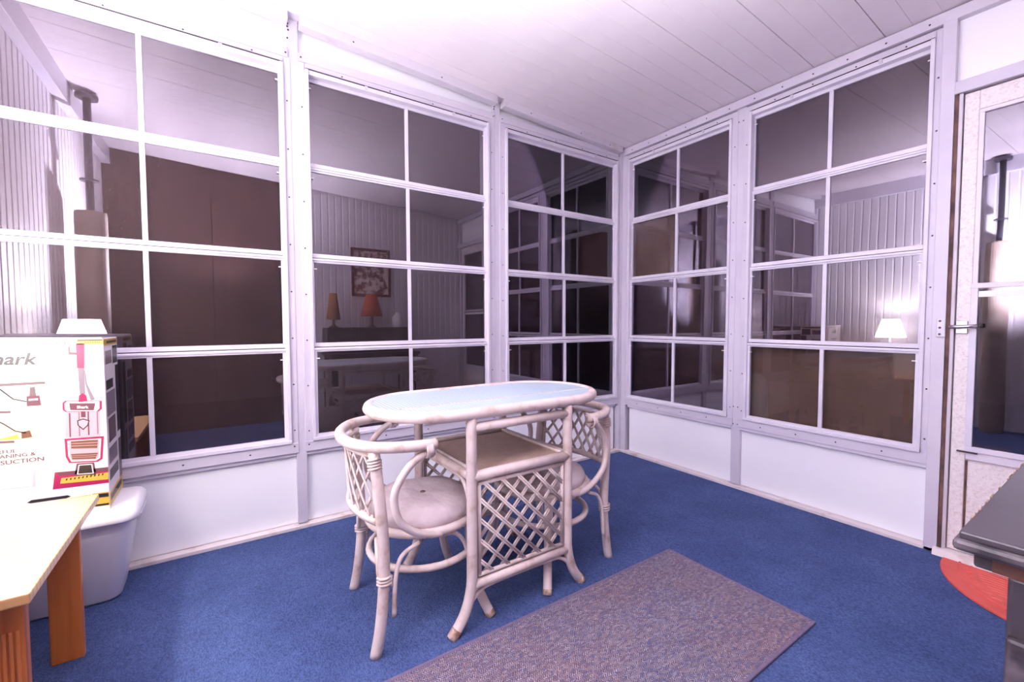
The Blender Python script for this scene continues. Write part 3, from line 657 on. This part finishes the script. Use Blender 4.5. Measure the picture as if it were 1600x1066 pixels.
# ------------------------------------------------------------------ tote and carton
TO = empty('storage_tote', (.19, -3.24, 0)); tag(TO, 'white plastic storage tote with lid standing under the carton', 'tote')
def rrect(x0, x1, y0, y1, r_, z, n=5):
    pts = []
    for cx, cy, a0 in ((x1-r_, y1-r_, 0), (x0+r_, y1-r_, PI/2), (x0+r_, y0+r_, PI), (x1-r_, y0+r_, 1.5*PI)):
        for k in range(n+1): a = a0+PI/2*k/n; pts.append((cx+r_*math.cos(a), cy+r_*math.sin(a), z))
    return pts
def loft(mb, rings):
    n = len(rings[0]); vs = [p for r_ in rings for p in r_]
    fs = [(i*n+k, i*n+(k+1) % n, (i+1)*n+(k+1) % n, (i+1)*n+k) for i in range(len(rings)-1) for k in range(n)]
    fs += [tuple(range(n-1, -1, -1)), tuple((len(rings)-1)*n+k for k in range(n))]
    return mb.add(vs, fs)
loft(MB(), [rrect(.075, .245, -3.46, -3.070, .035, .0), rrect(.067, .255, -3.47, -3.058, .04, .012), rrect(.045, .315, -3.51, -3.015, .04, .30), rrect(.042, .322, -3.515, -3.008, .04, .335)]).build('bin', 'tote_plastic', TO, smooth=True)
loft(MB(), [rrect(.034, .338, -3.528, -2.992, .045, .322), rrect(.032, .342, -3.53, -2.988, .047, .330), rrect(.034, .340, -3.528, -2.990, .045, .352), rrect(.042, .330, -3.52, -3.0, .04, .366), rrect(.052, .320, -3.51, -3.012, .03, .371)]).build('lid', 'tote_plastic', TO, smooth=True)
loft(MB(), [rrect(.11, .27, -3.0, -2.993, .003, .30), rrect(.11, .27, -3.0, -2.986, .003, .325)]).build('lid_latch', 'tote_plastic', TO, bevel=.002)

BX = empty('vacuum_carton', (.17, -3.27, .372)); tag(BX, 'white printed carton with a magenta upright vacuum cleaner picture', 'carton')
bx0, bx1, by0, by1, bz = .045, .300, -3.49, -3.07, .372
MB().box(bx0, bx1, by0, by1, bz, bz+.632).build('carton_body', 'box_white', BX, bevel=.003)
MB().hexa([(bx0+.10, by0+.02, bz+.632), (bx1, by0+.01, bz+.632), (bx1, by1-.004, bz+.632), (bx0+.10, by1-.004, bz+.632), (bx0+.10, by0+.02, bz+.634), (bx1+.001, by0+.01, bz+.644), (bx1+.001, by1-.004, bz+.637), (bx0+.10, by1-.004, bz+.634)]).build('top_flap', 'box_white', BX)
FR = empty('front_print'); FR.parent = BX
INKD = [0]
def ink(poly, mat, lev, name, side=False):
    d0 = .0002; d1 = .0003+.0003*lev
    if side: fn = lambda u, v, d: (bx1-u, by1+d, bz+v)
    else: fn = lambda u, v, d: (bx1+d, by1+u, bz+v)
    return MB().prism(poly, d0, d1, fn).build(name, mat, BX)
bpy.data.objects.remove(FR)
G = {'handle': [(-.072,.616),(-.05,.615),(-.053,.527),(-.072,.528)], 'hook': [(-.092,.606),(-.088,.606),(-.087,.587),(-.072,.584),(-.072,.575),(-.092,.577)],
'wand': [(-.07,.528),(-.053,.527),(-.054,.431),(-.068,.434)], 'neck': [(-.07,.43),(-.06,.438),(-.051,.428),(-.049,.407),(-.072,.406)],
'cap': [(-.113,.407),(-.106,.415),(-.01,.405),(-.011,.375),(-.02,.366),(-.107,.375),(-.113,.383)], 'capin': [(-.096,.405),(-.028,.398),(-.033,.372),(-.094,.38)],
'cup': [(-.105,.375),(-.017,.365),(-.018,.272),(-.11,.283)], 'body': [(-.112,.28),(-.009,.274),(-.015,.191),(-.028,.182),(-.103,.191),(-.111,.215)],
'vent1': [(-.096,.269),(-.025,.264),(-.028,.233),(-.096,.242)], 'vent2': [(-.097,.223),(-.026,.216),(-.034,.195),(-.095,.203)],
'bneck': [(-.084,.186),(-.038,.182),(-.034,.136),(-.091,.142)], 'head': [(-.14,.165),(-.001,.154),(-.001,.099),(-.147,.105)], 'strip': [(-.124,.141),(-.001,.138),(-.002,.112),(-.128,.122)],
'ph1': [(-.341,.488),(-.15,.484),(-.152,.394),(-.344,.401)], 'bar1': [(-.341,.488),(-.152,.487),(-.153,.478),(-.341,.478)], 'ph2': [(-.345,.385),(-.17,.376),(-.174,.289),(-.349,.304)],
'grey': [(-.332,.19),(-.186,.181),(-.188,.124),(-.334,.137)], 'label': [(-.047,.068),(-.002,.066),(-.001,.015),(-.043,.018)], 'toplab': [(-.069,.630),(-.001,.630),(-.001,.612),(-.07,.612)],
'pill': [(-.211,.073),(-.199,.08),(-.111,.077),(-.102,.071),(-.114,.067),(-.201,.069)], 'shield': [(-.078,.341),(-.062,.346),(-.045,.337),(-.049,.319),(-.063,.304),(-.077,.323)]}
def ribbon(pts, w0, w1):
    L, R = [], []
    for i, p in enumerate(pts):
        a = Vector(pts[max(i-1, 0)]); b = Vector(pts[min(i+1, len(pts)-1)]); t_ = (b-a).normalized(); nn = Vector((-t_.y, t_.x)); w_ = w0+(w1-w0)*i/(len(pts)-1)
        L.append(tuple(Vector(p)+nn*w_)); R.append(tuple(Vector(p)-nn*w_))
    return L+R[::-1]
def shrink(poly, k, dx=0, dy=0):
    cx = sum(p[0] for p in poly)/len(poly); cy = sum(p[1] for p in poly)/len(poly)
    return [(cx+(x-cx)*k+dx, cy+(y-cy)*k+dy) for x, y in poly]
def strip_poly(a, b, t0, t1, c, d):  # horizontal band in quad a(tl) b(tr) c(br) d(bl)
    L = lambda p, q, t_: (p[0]+(q[0]-p[0])*t_, p[1]+(q[1]-p[1])*t_)
    return [L(a, d, t0), L(b, c, t0), L(b, c, t1), L(a, d, t1)]
for nm, mt, lev in (('handle', 'ink_magenta', 1), ('hook', 'ink_mauve', 1), ('wand', 'ink_silver', 1), ('neck', 'ink_magenta', 2), ('cap', 'ink_magenta', 1), ('cup', 'ink_pink', 1), ('body', 'ink_magenta', 1), ('bneck', 'ink_mauve', 2), ('head', 'ink_magenta', 1), ('strip', 'ink_yellow', 2)):
    ink(G[nm], mt, lev, 'print_vacuum_'+{'bneck': 'joint', 'cap': 'cap', 'cup': 'dust_cup'}.get(nm, nm))
ink(shrink(G['cap'], .88), 'ink_white', 2, 'print_vacuum_trim'); ink(G['capin'], 'ink_mauve', 3, 'print_vacuum_badge')
ink(shrink(G['body'], .86), 'ink_white', 2, 'print_vacuum_trim'); ink(shrink(G['body'], .78), 'ink_pink', 3, 'print_vacuum_trim')
for q in ('vent1', 'vent2'):
    ink(G[q], 'ink_brown', 4, 'print_vacuum_vent')
    for t0 in (.3, .62): ink(strip_poly(*G[q][:2], t0, t0+.06, *G[q][2:]), 'ink_pink', 5, 'print_vacuum_vent_slat')
for k in range(4):
    u = -.098+k*.024; ink([(u, .370), (u+.004, .370), (u+.003, .284), (u-.001, .284)], 'ink_silver' if k % 2 else 'ink_mauve', 2, 'print_vacuum_cup_line')
ink([(-.067, .372), (-.055, .371), (-.055, .350), (-.067, .351)], 'ink_mauve', 3, 'print_vacuum_cup_line')
ink(G['shield'], 'ink_dark', 3, 'print_shield'); ink(shrink(G['shield'], .78), 'ink_pink', 4, 'print_shield')
ink(shrink(G['bneck'], .78), 'ink_white', 3, 'print_vacuum_trim'); ink(shrink(G['bneck'], .66), 'ink_dark', 4, 'print_vacuum_joint')
ink([(-.136, .163), (-.001, .158), (-.001, .144), (-.128, .150)], 'ink_mauve', 2, 'print_vacuum_hood')
for k in range(10): ink([(-.112+k*.0105, .137), (-.108+k*.0105, .137), (-.110+k*.0105, .130), (-.114+k*.0105, .130)], 'ink_dark', 3, 'print_vacuum_brush')
ink(ribbon([(-.052, .518), (-.050, .47), (-.042, .438), (-.034, .410)], .001, .006), 'ink_grey', 0, 'print_vacuum_hose')
ink(G['ph1'], 'ink_white', 0, 'print_photo'); ink([(-.26, .476), (-.2, .478), (-.215, .455), (-.26, .452)], 'ink_blue', 1, 'print_photo_patch'); ink([(-.17, .43), (-.152, .42), (-.152, .398), (-.19, .398)], 'ink_beige', 1, 'print_photo_patch')
ink([(-.199, .440), (-.168, .440), (-.165, .405), (-.199, .405)], 'ink_mauve', 2, 'print_photo_vacuum'); ink([(-.194, .430), (-.172, .430), (-.172, .424), (-.194, .424)], 'ink_white', 3, 'print_photo_vacuum'); ink([(-.190, .470), (-.178, .470), (-.176, .440), (-.192, .440)], 'ink_taupe', 2, 'print_photo_vacuum')
ink(ribbon([(-.29, .49-.01), (-.258, .468), (-.23, .433), (-.199, .421)], .002, .002), 'ink_dark', 2, 'print_photo_hose'); ink(G['bar1'], 'ink_taupe', 1, 'print_photo_bar')
ink(G['ph2'], 'ink_beige', 0, 'print_photo'); ink(ribbon([(-.283, .376), (-.254, .351), (-.229, .324), (-.204, .314)], .0017, .0017), 'ink_dark', 2, 'print_photo_hose')
ink([(-.215, .318), (-.195, .322), (-.190, .298), (-.215, .296)], 'ink_brown', 2, 'print_photo_vacuum'); ink([(-.27, .30), (-.225, .312), (-.22, .297), (-.27, .298)], 'ink_yellow', 1, 'print_photo_patch')
ink([(-.34, .402), (-.237, .394), (-.237, .386), (-.34, .394)], 'ink_taupe', 1, 'print_photo_caption'); ink([(-.34, .302), (-.232, .292), (-.232, .284), (-.34, .294)], 'ink_taupe', 1, 'print_photo_caption')
ink(G['grey'], 'ink_pale', 1, 'print_panel'); ink(shrink(G['grey'], .9), 'ink_white', 2, 'print_panel')
ink([(-.41, .060), (-.05, .066), (-.05, .015), (-.41, .0)], 'ink_yellow', 0, 'print_band'); ink(G['pill'], 'ink_dark', 2, 'print_pill')
ink(G['label'], 'ink_yellow', 2, 'print_label'); ink([(-.045, .064), (-.003, .062), (-.003, .048), (-.044, .050)], 'ink_dark', 3, 'print_label_bar'); ink([(-.043, .026), (-.003, .024), (-.003, .017), (-.042, .019)], 'ink_dark', 3, 'print_label_bar')
ink(G['toplab'], 'ink_yellow', 1, 'print_label'); ink([(-.068, .629), (-.002, .629), (-.002, .625), (-.068, .625)], 'ink_dark', 2, 'print_label_bar')
for k in range(9): ink([(-.048+k*.0045, .622), (-.046+k*.0045, .622), (-.046+k*.0045, .617), (-.048+k*.0045, .617)], 'ink_dark', 2, 'print_label_tick')
# right side of the carton: grey print blocks and photos
SD = lambda u0, u1, z0, z1, mt, lev, nm: ink([(u0, z0), (u1, z0), (u1, z1), (u0, z1)], mt, lev, nm, True)
SD(.002, .245, .605, .628, 'ink_yellow', 1, 'side_band'); SD(.05, .235, .612, .621, 'ink_dark', 2, 'side_band')
SD(.02, .13, .535, .585, 'ink_taupe', 1, 'side_photo'); SD(.15, .24, .53, .60, 'ink_dark', 1, 'side_photo')
SD(.015, .14, .44, .475, 'ink_dark', 1, 'side_photo'); SD(.015, .17, .34, .43, 'ink_grey', 1, 'side_photo'); SD(.19, .25, .25, .52, 'ink_dark', 1, 'side_strip')
SD(.03, .16, .24, .33, 'ink_taupe', 1, 'side_photo'); SD(.02, .18, .10, .14, 'ink_dark', 1, 'side_photo'); SD(.02, .17, .16, .22, 'ink_grey', 1, 'side_photo')
SD(.002, .25, .008, .058, 'ink_yellow', 1, 'side_band'); SD(.02, .23, .026, .048, 'ink_dark', 2, 'side_band'); SD(.20, .25, .06, .22, 'ink_taupe', 1, 'side_strip')
def text(body, size, u, v, mat, name, align='RIGHT', shear=0, bold=0, tilt=0, lev=2, width=1.0):
    cu = bpy.data.curves.new(name, 'FONT'); cu.body = body; cu.size = size; cu.align_x = align; cu.shear = shear; cu.offset = bold; cu.extrude = .0001; cu.resolution_u = 3
    tmp = bpy.data.objects.new('tmp', cu); COL.objects.link(tmp)
    dg = bpy.context.evaluated_depsgraph_get(); me = bpy.data.meshes.new_from_object(tmp.evaluated_get(dg)); bpy.data.objects.remove(tmp)
    for q in me.vertices:
        x, y, z = q.co; x *= width
        q.co = (bx1+.0003+.0003*lev+z-BX.location.x, by1+u+x-y*0-BX.location.y, bz+v+y+x*tilt-BX.location.z)
    me.materials.clear(); me.materials.append(MAT[mat]); o = bpy.data.objects.new(name, me); COL.objects.link(o); o.parent = BX; return o
text('Shark', .056, -.176, .548, 'ink_dark', 'print_brand', shear=.25, bold=.0014, tilt=-.03)
text('NOW CLEANS ITSELF', .0155, -.079, .613, 'ink_taupe', 'print_headline', bold=.0003)
text('POWERFUL', .017, -.228, .251, 'ink_taupe', 'print_slogan', bold=.0004, width=1.2, tilt=-.02)
text('CLEANING &', .017, -.184, .234, 'ink_taupe', 'print_slogan', bold=.0004, width=1.2, tilt=-.02)
text('MORE SUCTION', .020, -.163, .212, 'ink_taupe', 'print_slogan', bold=.0005, width=1.2, tilt=-.02)
text('Shark', .013, -.062, .383, 'ink_white', 'print_badge_text', align='CENTER', bold=.0004, lev=4, tilt=-.1)

# ------------------------------------------------------------------ pole with cardboard tube behind the camera side
PO = empty('support_pole', (1.58, -3.42, 0)); tag(PO, 'grey floor-to-ceiling pole sleeved in a tan cardboard tube, mirrored in the panes', 'pole')
MB().lathe([(.022, 0), (.022, 2.58)], 16).build('pole', 'pole_grey', PO, local=True, smooth=True)
MB().lathe([(.082, .0), (.084, .004), (.084, 1.80), (.080, 1.812), (.03, 1.813)], 28).build('cardboard_tube', 'cardboard_tube', PO, local=True)
MB().lathe([(.05, 2.02), (.05, 2.03)], 18).build('collar', 'pole_grey', PO, local=True)
MB().lathe([(.06, 2.575), (.06, 2.60)], 18).build('ceiling_plate', 'pole_grey', PO, local=True)

# ------------------------------------------------------------------ dark table along the right wall and what stands on it
DT = empty('dark_table', (2.54, -1.30, 0)); tag(DT, 'worn black painted wooden table at the right edge', 'table')
tz = .731
MB().box(2.283, 2.79, -1.762, -.80, tz-.012, tz).build('table_top', 'dark_paint', DT, bevel=.003)
MB().box(2.277, 2.79, -1.770, -.80, tz-.030, tz-.0115).build('top_moulding', 'dark_edge', DT, bevel=.006)
MB().box(2.297, 2.79, -1.742, -.82, tz-.058, tz-.030).build('apron', 'dark_edge', DT, bevel=.004)
MB().box(2.318, 2.75, -1.749, -1.74, tz-.055, tz-.031).build('drawer_front', 'drawer_wood', DT, bevel=.001)
for x0, x1 in ((2.333, 2.385), (2.735, 2.787)):
    for y0, y1 in ((-1.738, -1.69), (-.88, -.832)):
        lg = MB().box(x0, x1, y0, y1, 0, tz-.056).build('leg', 'dark_paint', DT, bevel=.006)
        MB().box(x0+.002, x1-.002, y0-.014, y1-.01, .0, tz-.145).build('leg_block', 'dark_edge', lg, bevel=.006)
m = MB()
for k in range(34):
    y = -1.75+random.random()**.8*.92; L_ = random.uniform(.003, .03)*random.random(); w_ = random.uniform(.0008, .0026)
    m.box(2.2822, 2.2830+w_, y, y+L_+.003, tz-.004, tz+.0003)
m.build('chipped_paint', 'worn_chip', DT, kind='stuff')
MB().box(2.52, 2.79, -1.75, -.82, tz, 1.005).build('back_riser', 'dark_paint', DT, bevel=.004)
for k in range(3): 
    dr = MB().box(2.512, 2.522, -1.73+k*.305, -1.44+k*.305, tz+.03, .975).build('riser_drawer', 'dark_edge', DT, bevel=.003)
    MB().tube([(2.500, -1.585+k*.305, .85), (2.514, -1.585+k*.305, .85)], .012, 10).build('knob', 'lamp_brass', dr)
def small_lamp(name, loc, sz, r0, r1, h, mat, label):
    L_ = empty(name, loc); tag(L_, label, 'lamp')
    MB().lathe([(.05, 0), (.05, .01), (.02, .025), (.014, sz*.5), (.02, sz*.75), (.008, sz), (.006, sz+h*.4)], 18).build('lamp_base', 'lamp_brass', L_, local=True, smooth=True)
    n = 24; vs = [(r_*math.cos(2*PI*k/n), r_*math.sin(2*PI*k/n), z) for r_, z in ((r0, sz), ((r0*.45+r1*.55), sz+h*.5), (r1, sz+h), (r1-.002, sz+h), (r0*.45+r1*.55-.002, sz+h*.5), (r0-.002, sz)) for k in range(n)]
    MB().add(vs, [(i*n+k, i*n+(k+1) % n, ((i+1) % 6)*n+(k+1) % n, ((i+1) % 6)*n+k) for i in range(6) for k in range(n)]).build('lamp_shade', mat, L_, local=True, smooth=True)
small_lamp('accent_lamp', (2.64, -1.24, 1.005), .13, .125, .06, .25, 'shade_orange', 'unlit lamp with a flared orange shade mirrored in the middle left window')
small_lamp('accent_lamp', (2.64, -1.66, 1.005), .09, .075, .04, .29, 'shade_tan', 'unlit lamp with a slim tan shade mirrored in the middle left window')
J = empty('plastic_jug', (2.64, -.93, 1.005)); tag(J, 'white plastic jug mirrored beside the orange lamp', 'jug')
MB().lathe([(.06, 0), (.066, .01), (.066, .11), (.05, .14), (.022, .16), (.02, .18)], 20).build('jug_body', 'jug_white', J, local=True, smooth=True)
MB().tube(smooth_path([(.05, 0, .13), (.085, 0, .12), (.09, 0, .07), (.064, 0, .05)], 4), .008, 8).build('handle', 'jug_white', J, local=True, smooth=True)
PC = empty('framed_picture', (2.80, -1.19, 1.37)); tag(PC, 'small framed picture mirrored in the middle left window', 'picture')
m = MB()
for a, b, c, d in ((-1.42, -1.39, 1.37, 1.94), (-.99, -.96, 1.37, 1.94), (-1.39, -.99, 1.37, 1.40), (-1.39, -.99, 1.91, 1.94)): m.box(2.780, 2.808, a, b, c, d)
m.build('picture_frame', 'picture_frame', PC, bevel=.003)
MB().box(2.795, 2.805, -1.39, -.99, 1.40, 1.91).build('canvas', 'picture_mat', PC)
